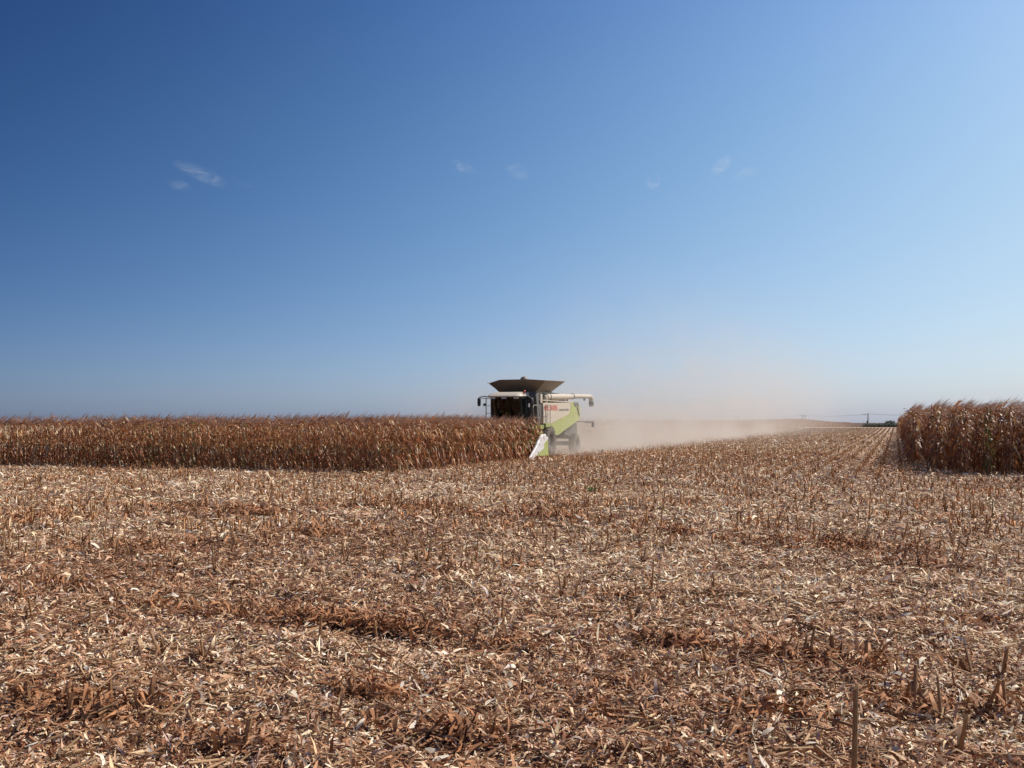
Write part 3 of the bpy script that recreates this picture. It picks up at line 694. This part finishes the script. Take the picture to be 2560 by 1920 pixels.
# cab
cab = MB().box(-.86, .90, -1.30, -.32, 1.72, 1.90).box(-.84, .88, -.36, -.30, 1.90, 3.30).box(-.35, .35, -1.25, -.3, 1.905, 2.0).build('cab', M['cabin'], hv, bevel=.02)
def arc(z, yo, w=1., n=9): return [((-.80+1.66*i/(n-1))*w+.0, yo - .30*math.sin(math.pi*i/(n-1))**.7, z) for i in range(n)]
lo, hi = arc(1.92, -1.08), arc(3.27, -1.50)
gm = MB()
for i in range(8): gm.slab([lo[i], lo[i+1], hi[i+1], hi[i]], .012)
gm.build('windshield', M['glass'], cab)
for s in (1, -1):
    x = .87 if s > 0 else -.83
    gl = MB().slab([(x, -1.04, 1.92), (x, -.62, 1.92), (x, -.62, 3.24), (x, -1.42, 3.24)], .012); gl.build('side_window', M['door_glass'], cab)
    MB().slab([(x, -.54, 1.92), (x, -.34, 1.92), (x, -.34, 3.24), (x, -.54, 3.24)], .012).build('rear_window', M['glass'], cab)
    MB().tube([(x, -1.08, 1.90), (x, -1.49, 3.30)], .045, 6).tube([(x, -.58, 1.90), (x, -.58, 3.3)], .04, 6).tube([(x, -.33, 1.90), (x, -.33, 3.3)], .05, 6).tube([(x, -1.08, 1.91), (x, -.33, 1.91)], .04, 6).build('cab_pillar', M['black'], cab)
MB().box(-.22, .26, -.85, -.45, 2.05, 2.35).prism_x([(-.50, 2.35), (-.40, 2.35), (-.36, 3.0), (-.45, 3.0)], -.22, .26).build('driver_seat', M['cabin'], cab, bevel=.04)
MB().tube([(.02, -1.2, 1.9), (.02, -1.05, 2.5)], .04).tube([(.02+.19*math.cos(t), -1.05+.15*math.sin(t), 2.52+.10*math.sin(t)) for t in np.linspace(0, 6.28, 17)], .016, 6).build('steering_wheel', M['black'], cab)
MB().box(.45, .72, -1.2, -.6, 2.2, 2.5).tube([(.66, -1.2, 2.3), (.66, -1.25, 2.75)], .02).box(.56, .76, -1.27, -1.22, 2.6, 2.85).build('control_console', M['cabin'], cab)
def rr(x0, x1, y0, y1, z0f, z0b, rf, n=6):
    pts = []
    for cx, cy, a0 in ((x1-rf, y1-.08, 0), (x0+rf, y1-.08, 90), (x0+rf, y0+rf, 180), (x1-rf, y0+rf, 270)):
        r = rf if cy < 0 and a0 >= 180 else .08
        if a0 < 180: cx = x1-.08 if a0 == 0 else x0+.08
        for k in range(n+1):
            a = R(a0+90*k/n); x, y = cx+r*math.cos(a), cy+r*math.sin(a); pts.append((x, y, z0f + (z0b-z0f)*(y-y0)/(y1-y0)))
    return pts
MB().loft([rr(-.93, .95, -1.85, .05, 3.29, 3.36, .28), rr(-.97, .99, -1.90, .08, 3.34, 3.40, .3), rr(-.95, .97, -1.82, .08, 3.40, 3.47, .3), rr(-.84, .88, -1.45, .06, 3.53, 3.57, .3), rr(-.70, .74, -1.15, .04, 3.585, 3.61, .3)]).build('cab_roof', M['cream'], cab, smooth=True)
MB().loft([rr(-.88, .92, -1.72, 0, 3.235, 3.25, .25), rr(-.88, .92, -1.76, 0, 3.285, 3.35, .25)]).build('roof_lining', M['black'], cab)
for x, y in ((-.66, -1.79), (-.52, -1.82), (.0, -1.86), (.14, -1.86), (.68, -1.79), (.80, -1.72)):
    w = MB().box(x-.055, x+.055, y-.03, y+.05, 3.20, 3.285).build('work_light', M['lens'], cab)
MB().tube([(.98, -1.15, 3.40), (.98, -1.15, 3.52)], .02).build('beacon_stem', M['black'], cab)
MB().tube([(.98, -1.15, 3.50), (.98, -1.15, 3.53), (.98, -1.15, 3.62), (.98, -1.15, 3.66), (.98, -1.15, 3.68)], [.05, .068, .066, .045, .01], 12).build('beacon_lamp', M['red'], cab, smooth=True)
# mirrors
MB().tube([(-.85, -1.62, 3.30), (-1.15, -1.78, 3.34), (-1.34, -1.86, 3.30), (-1.38, -1.88, 3.20)], .028, 6).tube([(-.85, -1.6, 3.22), (-1.34, -1.86, 3.24)], .015, 6).build('mirror_arm', M['black'], cab)
MB().tube([(-1.38, -1.88, z) for z in (2.80, 2.83, 2.9, 3.05, 3.18, 3.24, 3.27)], [.03, .075, .092, .097, .092, .075, .03], 10).build('mirror', M['black'], cab, smooth=True)
MB().tube([(.96, -1.35, 3.30), (1.22, -1.2, 3.33), (1.36, -1.1, 3.26)], .026, 6).build('mirror_arm', M['black'], cab)
MB().tube([(1.36, -1.08, z) for z in (2.80, 2.83, 2.9, 3.05, 3.18, 3.24, 3.27)], [.03, .09, .12, .13, .12, .09, .03], 10).build('mirror', M['black'], cab, smooth=True)
# railing in front of the cab on its right side
MB().tube([(-1.02, -1.75, 1.80), (-1.02, -1.75, 3.26)], .025, 6).tube([(-.78, -1.65, 1.80), (-.78, -1.65, 3.24)], .018, 6).tube([(-1.02, -1.75, 2.83), (-.78, -1.65, 2.83)], .012, 6).tube([(-1.02, -1.75, 2.42), (-.78, -1.65, 2.42)], .012, 6).build('front_railing', M['black'], hv)
MB().box(-1.19, -1.05, -1.78, -1.68, 2.82, 2.96).build('work_light', M['grey'], hv, bevel=.02)
MB().tube([(1.30, -1.3, 2.75), (1.30, -1.3, 2.95)], .05, 8).build('work_light', M['lens'], hv)
# platform, gate rail, ladder
MB().box(.92, 1.50, -1.35, .45, 1.70, 1.76).box(1.47, 1.51, -1.35, .5, 1.56, 1.78).box(-.9, .92, -1.6, -1.32, 1.62, 1.76).build('platform', M['limed'], hv)
g0 = [(1.48, -.85, 1.78), (1.48, -1.0, 2.3), (1.48, -1.12, 2.74), (1.48, -1.02, 2.86), (1.48, -.45, 2.86), (1.48, -.25, 2.74), (1.48, -.05, 2.3), (1.48, .15, 1.78)]
MB().tube(g0, .02, 6).tube([(1.48, -.95, 2.2), (1.48, 0, 2.2)], .012, 5).build('gate_rail', M['steel'], hv)
L_ = MB()
for y in (.70, 1.42): L_.tube([(1.56, y, 1.72), (1.56, y, 2.93)], .022, 6)
for z in (1.93, 2.40, 2.90): L_.tube([(1.56, .70, z), (1.56, 1.42, z)], .018, 6)
L_.tube([(1.56, 1.15, 2.9), (1.56, .78, 1.95)], .014, 5)
L_.build('ladder', M['steel'], hv)
MB().box(1.44, 1.60, .60, 1.66, 1.64, 1.87).build('step_box', M['limed'], hv, bevel=.02)
MB().box(1.20, 1.46, .05, .45, .9, 1.70).box(1.0, 1.5, -.15, .02, 1.2, 1.70).build('axle_guard', M['limed'], hv, bevel=.02)
MB().prism_x([(.4, 1.2), (.4, 1.7), (2.4, 1.72), (2.4, 1.2)], -1.2, 1.04).box(-1.1, 1.1, 1.2, 1.5, .75, 1.1).build('axle', M['grey'], hv)
# wheels
def wheel(name, cx, cy, r, w, rim, side):
    t = MB(); h = w/2
    t.lathe_x([(-h*.8, rim), (-h, rim+.1), (-h, r*.86), (-h*.8, r*.97), (0, r), (h*.8, r*.97), (h, r*.86), (h, rim+.1), (h*.8, rim)], cx, cy, r, 40)
    for k in range(20):
        for sgn in (-1, 1):
            a = 2*math.pi*(k+(.5 if sgn > 0 else 0))/20; a2 = a+.22; ro, ri = r*1.0, r*.93
            p = [(cx+sgn*.02, a, ro+.03), (cx+sgn*h*.98, a2, ro-.02), (cx+sgn*h*.98, a2+.07, ro-.02), (cx+sgn*.02, a+.09, ro+.03)]
            t.add([(x, cy+q*math.cos(b), r+q*math.sin(b)) for x, b, q in p] + [(x, cy+ri*math.cos(b), r+ri*math.sin(b)) for x, b, q in p],
                  [(0, 1, 2, 3), (0, 4, 5, 1), (1, 5, 6, 2), (2, 6, 7, 3), (3, 7, 4, 0)])
    wh = t.build(name, M['rubber'], hv, smooth=True)
    s = side
    MB().lathe_x([(s*h*.75, rim+.01), (s*h*.7, rim*.93), (s*h*.25, rim*.8), (s*h*.2, rim*.35), (s*h*.5, rim*.3), (s*h*.5, .001)], cx, cy, r, 28).build('rim', M['grey'], wh, smooth=True)
for s in (1, -1):
    wheel('front_wheel', s*1.38, 1.35, .86, .62, .42, s)
    wheel('rear_wheel', s*1.25, 6.75, .62, .42, .30, s)
MB().box(-1.1, 1.1, 6.6, 6.9, .5, .75).build('rear_axle', M['grey'], hv)
# straw hood and chopper under the tail
MB().prism_x([(5.2, 1.2), (5.5, 1.8), (7.1, 2.05), (7.5, 2.1), (7.7, 1.4), (7.5, .9), (6.9, .95)], -1.15, 1.15).build('straw_chopper', M['grey'], hv, bevel=.03)
MB().tube([(1.2, 7.1, 1.98), (1.5, 8.6, 1.97), (1.52, 9.0, 1.96)], .035, 6).box(1.44, 1.56, 8.4, 9.9, 1.90, 1.99).box(1.44, 1.56, 9.78, 9.98, 1.62, 1.95).build('rear_lamp_bracket', M['black'], hv)
# unloading auger
ux = 1.30
au = MB().tube([(ux, 1.40, 3.36), (ux, 1.75, 3.375), (ux, 5.9, 3.50), (ux, 6.15, 3.52)], [.19, .18, .165, .165], 20)
au.tube([(ux, 6.15, 3.525), (ux, 9.2, 3.60), (ux, 9.75, 3.615), (ux, 9.98, 3.58), (ux+.02, 10.08, 3.48), (ux+.02, 10.10, 3.34), (ux+.02, 10.12, 3.02)], [.145, .138, .138, .145, .15, .15, .16], 18)
ao = au.build('unloading_auger', M['cream'], hv, smooth=True)
MB().tube([(ux, 1.83, 3.376), (ux, 1.90, 3.378)], .205, 20).tube([(ux, 6.10, 3.52), (ux, 6.18, 3.522)], .19, 20).build('auger_flange', M['grey'], ao)
MB().tube([(ux, 1.35, 3.05), (ux, 1.30, 3.2), (ux, 1.32, 3.32), (ux, 1.48, 3.37)], [.12, .13, .15, .17], 12).build('auger_elbow', M['cream'], ao, smooth=True)
MB().tube([(ux+.02, 10.10, 3.30), (ux+.02, 10.12, 3.12), (ux+.02, 10.14, 2.98)], [.158, .17, .15], 16).build('auger_spout', M['grey'], ao, smooth=True)
MB().box(ux-.05, ux+.05, 8.6, 8.75, 3.32, 3.47).build('auger_lamp', M['black'], ao)
MB().box(ux-.06, ux+.06, 3.2, 3.3, 3.19, 3.30).box(ux-.06, ux+.06, 5.2, 5.3, 3.19, 3.36).build('auger_rest', M['cream'], ao)
# feeder house and header
MB().prism_x([(-2.2, .45), (-2.2, 1.15), (.3, 1.75), (.6, 1.2), (.3, 1.0)], -.78, .78).build('feeder_house', M['limed'], hv, bevel=.02)
hd = MB().box(-2.70, 2.60, -2.15, -2.0, .30, 1.10).prism_x([(-2.15, .22), (-3.1, .18), (-3.1, .26), (-2.15, .34)], -2.70, 2.60).tube([(-2.7, -2.5, .62), (2.6, -2.5, .62)], .25, 14).build('corn_header', M['limed'], hv)
end_w = [(-4.84, .02), (-4.45, .02), (-3.86, .21), (-3.39, .38), (-2.76, .55), (-2.71, .81), (-2.07, 1.06), (-2.10, 1.14), (-2.5, 1.23), (-2.98, 1.25), (-3.25, 1.06), (-3.79, .63), (-4.45, .28)]
end_g = [(-3.75, .20), (-1.97, .16), (-2.07, 1.04), (-2.71, .79), (-2.76, .53), (-3.39, .36)]
for x in (-2.70, 2.60):
    MB().prism_x(end_w, x, x+.10).tube([(x+.02, -4.86, .04), (x+.02, -4.4, .27), (x+.02, -3.79, .62), (x+.02, -3.15, 1.10), (x+.02, -2.9, 1.22), (x+.02, -2.4, 1.24)], [.03, .07, .09, .10, .09, .08], 10).build('end_divider', M['white'], hd, bevel=.015, smooth=True)
    MB().prism_x(end_g, x+.01, x+.08).build('end_shield', M['lime'], hd, bevel=.01)
    MB().box(x, x+.08, -4.1, -3.85, .0, .22).build('skid', M['black'], hd)
for i in range(1, 7):
    x = -2.65 + 5.3*i/7
    MB().loft([[(x+r*math.cos(a), y, z+.7*r*math.sin(a)) for a in np.linspace(0, 2*math.pi, 10, endpoint=False)] for y, z, r in ((-4.75, .07, .02), (-4.3, .22, .10), (-3.6, .50, .17), (-2.9, .80, .20), (-2.5, .85, .18))]).build('row_divider', M['lime'], hd, smooth=True)
# lettering
def lettering(txt, y0, y1, z0, z1, m, slant=0., off=.0):
    cu = bpy.data.curves.new('lettering', 'FONT'); cu.body = txt; cu.extrude = .004; cu.offset = off
    t = bpy.data.objects.new('lettering', cu); C.objects.link(t); bpy.context.view_layer.update()
    me = bpy.data.meshes.new_from_object(t.evaluated_get(bpy.context.evaluated_depsgraph_get())); bpy.data.objects.remove(t); bpy.data.curves.remove(cu)
    co = np.empty(len(me.vertices)*3, np.float32); me.vertices.foreach_get('co', co); co = co.reshape(-1, 3)
    mn, mx = co.min(0), co.max(0); a = (co-mn)/(mx-mn+1e-9)
    yy = y0+(y1-y0)*a[:, 0]; zz = z0+(z1-z0)*a[:, 1] + (yy-y0)*.02
    P = np.stack([1.4605+(a[:, 2]-.5)*.008, yy, zz], 1); me.vertices.foreach_set('co', P.astype(np.float32).ravel()); me.update()
    me.materials.clear(); me.materials.append(m); return link('lettering', me, hv)
def block_letters():
    S = {'C': [(0, 0, .32, 1), (.32, .82, 1, 1), (.32, 0, 1, .18), (.72, .66, 1, .82), (.72, .18, 1, .34)], 'L': [(0, 0, .32, 1), (.32, 0, 1, .18)],
         'A': [(0, 0, .27, .84), (.73, 0, 1, .84), (.14, .80, .86, 1), (.27, .24, .73, .40)],
         'S': [(0, 0, 1, .18), (.70, .18, 1, .42), (0, .41, 1, .59), (0, .58, .30, .82), (0, .82, 1, 1)]}
    m = MB(); y = .80
    for ch_ in 'CLAAS':
        for i, (a, b, c, d) in enumerate(S[ch_]):
            m.box(1.452, 1.462+.0006*i, y+.345*a, y+.345*c, 2.575+y*.02+.285*b, 2.575+y*.02+.285*d)
        y += .455
    return m.build('lettering', M['redpaint'], hv)
block_letters()
lettering('LEXION 600', 3.30, 5.05, 2.60, 2.72, M['ink'])

# ------------------------------------------------------------------ dust behind the harvester
def dust():
    U0, U1, V0, V1, Z1 = -33., -2., 47., 290., 19.
    me = bpy.data.meshes.new('dust_cloud'); b = MB().box(U0, U1, V0, V1, -.3, Z1)
    o = b.build('dust_cloud', None_mat := bpy.data.materials.new('dust_air'), None)
    o.rotation_euler = (0, 0, TH)
    m = None_mat; m.use_nodes = True; T = m.node_tree; T.nodes.clear(); L = T.links.new
    O = T.nodes.new('ShaderNodeOutputMaterial'); P = T.nodes.new('ShaderNodeVolumePrincipled'); L(P.outputs[0], O.inputs['Volume'])
    P.inputs['Color'].default_value = (.875, .79, .69, 1); P.inputs['Anisotropy'].default_value = .35
    tc = T.nodes.new('ShaderNodeTexCoord'); se = T.nodes.new('ShaderNodeSeparateXYZ'); L(tc.outputs['Object'], se.inputs[0])
    u, v, z = se.outputs
    def ma(op, a, b=0., c=None):
        n = T.nodes.new('ShaderNodeMath'); n.operation = op
        for k, x in enumerate((a, b) if c is None else (a, b, c)):
            if isinstance(x, (int, float)): n.inputs[k].default_value = x
            else: L(x, n.inputs[k])
        return n.outputs[0]
    def mr(x, a, b, c, d, sm=True):
        n = T.nodes.new('ShaderNodeMapRange'); n.interpolation_type = 'SMOOTHSTEP' if sm else 'LINEAR'; L(x, n.inputs['Value'])
        for k, q in zip(('From Min', 'From Max', 'To Min', 'To Max'), (a, b, c, d)): n.inputs[k].default_value = q
        return n.outputs[0]
    nz = T.nodes.new('ShaderNodeTexNoise'); nz.inputs['Scale'].default_value = .34; nz.inputs['Detail'].default_value = 5; nz.inputs['Roughness'].default_value = .6; L(tc.outputs['Object'], nz.inputs['Vector'])
    nf = mr(nz.outputs['Fac'], .38, .66, .05, 2.0)
    # low rolling dust: dense on the ground behind the machine, thinning with distance
    lowz = ma('EXPONENT', ma('MULTIPLY', ma('MAXIMUM', z, 0.), -.78))
    lowu = ma('MULTIPLY', mr(u, -30, -24, 0, 1), mr(u, -17.4, -14.4, 1, 0))
    fall = mr(v, 58, 285, 1, 0.0, False)
    lowv = ma('MULTIPLY', mr(v, 48.3, 53.5, 0, 1), ma('POWER', fall, 4.6))
    low = ma('MULTIPLY', ma('MULTIPLY', lowz, lowu), ma('MULTIPLY', lowv, .50))
    # tall thin plume drifting up and right
    hiz = ma('MULTIPLY', mr(z, 0, 2, .6, 1), mr(z, 1.0, 18, 1, 0))
    hiu = ma('MULTIPLY', mr(u, -31, -22, 0, 1), mr(u, -21, -2.5, 1, 0))
    hiv = ma('MULTIPLY', mr(v, 56, 84, 0, 1), mr(v, 90, 280, 1, 0))
    hi = ma('MULTIPLY', ma('MULTIPLY', hiz, hiu), ma('MULTIPLY', hiv, .0125))
    L(ma('MULTIPLY', ma('ADD', low, hi), nf), P.inputs['Density'])
    tag(o, 'pinkish tan dust cloud billowing behind the combine harvester over the stubble', 'dust', kind='stuff')
    m.volume_intensity = 1 if hasattr(m, 'volume_intensity') else 1 if False else 1
try:
    dust()
except AttributeError: pass

# ------------------------------------------------------------------ hedge, bush, power line far away
def foliage(n, cx, cy, cz, sx, sy, sz, size, seed):
    g = np.random.default_rng(seed); P = g.normal(0, .5, (n, 3)).clip(-1.1, 1.1)*np.array([sx, sy, sz]) + np.array([cx, cy, cz]); P[:, 2] = np.maximum(P[:, 2], .1)
    a = g.normal(0, 1, (n, 3)); a /= np.linalg.norm(a, axis=1, keepdims=True); b = np.cross(a, g.normal(0, 1, (n, 3))); b /= np.linalg.norm(b, axis=1, keepdims=True)
    V = np.stack([P-a*size-b*size*.5, P+a*size*.3-b*size*.6, P+a*size+b*size*.5, P-a*size*.2+b*size*.6], 1).reshape(-1, 3)
    F = np.arange(n*4).reshape(-1, 4); return V, F, np.array([(.16, .17, .12)])*g.uniform(.6, 1.4, (n, 1))
hx0, hx1, hY = (2160-1280)/FPX*415, (2330-1280)/FPX*415, 415
g = np.random.default_rng(3); ch = []
xx = hx0
while xx < hx1: ch.append(foliage(130, xx, hY+(xx-hx0)*-.02, .7, 1.3, .9, .85, .22, int(xx*10))); xx += .9
V, F, c = merge(ch)
tag(link('hedge', np_mesh('hedge', V, F, M['leafg'], c)), 'low dark green hedge closing the far end of the stubble field', 'hedge')
def bush():
    r = bpy.data.objects.new('bush', None); C.objects.link(r); x = (2225-1280)/FPX*425; r.location = (x, 425, 0)
    tag(r, 'rounded dull green bush rising above the far hedge', 'bush')
    ch = [foliage(380, math.cos(a)*q, math.sin(a)*.8, 1.5+.3*math.sin(3*a), 1.4, 1.0, 1.1, .2, int(a*100)) for a, q in ((0, 1.1), (1.2, .5), (2.2, .9), (3.3, 1.3), (4.5, .2))]
    V, F, c = merge(ch); link('crown', np_mesh('crown', V, F, M['leafg'], c), r)
    MB().tube([(0, 0, 0), (.1, 0, .7), (0, .05, 1.4)], [.12, .09, .05], 7).build('trunk', M['pole'], r)
bush()
poles = []
def pole(px, Y, ztop, double, label, box=False):
    x = (px-1280)/FPX*Y; r = bpy.data.objects.new('utility_pole', None); C.objects.link(r); r.location = (x, Y, float(hgt(x, Y))-.2)
    tag(r, label, 'utility pole', 'poles of the distant power line')
    if double:
        for dx in (-1., 1.): MB().tube([(dx, 0, 0), (dx, 0, ztop)], [.22, .17], 8).build('mast', M['pole'], r)
        MB().box(-1.7, 1.7, -.08, .08, ztop-1.2, ztop-1.0).box(-1.1, 1.1, -.05, .05, ztop-3.0, ztop-2.85).build('crossarm', M['pole'], r)
    else:
        MB().tube([(0, 0, 0), (0, 0, ztop)], [.36, .24], 8).build('mast', M['pole'], r)
        MB().box(-3.6, .3, -.08, .08, ztop-1.05, ztop-.9).build('crossarm', M['pole'], r)
    for dx in ((-1.5, 0, 1.5) if double else (-3.4, -2., .2)):
        MB().tube([(dx, 0, ztop-1.0), (dx, 0, ztop-.55)], .09, 6).build('insulator', M['wire'], r)
    if box: MB().box(-.75, .1, -.5, .5, .6, 3.4).build('switch_box', M['pole'], r)
    poles.append(Vector((x, Y, ztop-.55)))
pole(1430, 760, 7.3, True, 'twin-mast wooden utility pole behind the dust, farthest left')
pole(1640, 730, 7.3, True, 'twin-mast utility pole faint in the dust')
pole(1843, 700, 7.4, True, 'twin-mast utility pole on the horizon, left of the field hump')
pole(2009, 650, 7.6, True, 'twin-mast utility pole on the horizon at the field hump')
pole(2170, 600, 8.0, False, 'single dark utility pole with a switch box at the far end of the stubble', True)
pole(2420, 560, 8.0, True, 'utility pole hidden behind the right-hand corn block')
for k_, (a, b) in enumerate(zip(poles[:-1], poles[1:]), 1):
    w = MB()
    for dz, dy in ((0, -.6), (.12, .6)):
        w.tube([a.lerp(b, t) + Vector((0, dy, dz - 1.1*4*t*(1-t))) for t in np.linspace(0, 1, 9)], .035, 4)
    o = w.build('power_line', M['wire'])
    tag(o, {5: 'thin wires from the single dark pole running behind the right corn block', 4: 'thin wires between the single dark pole and the twin pole on the hump', 3: 'thin wires between the hump pole and the next twin pole left', 2: 'faint wires running left into the dust from the left horizon pole', 1: 'faint wires hidden in the dust, farthest left of the line'}[k_], 'power line', 'spans of the distant power line')
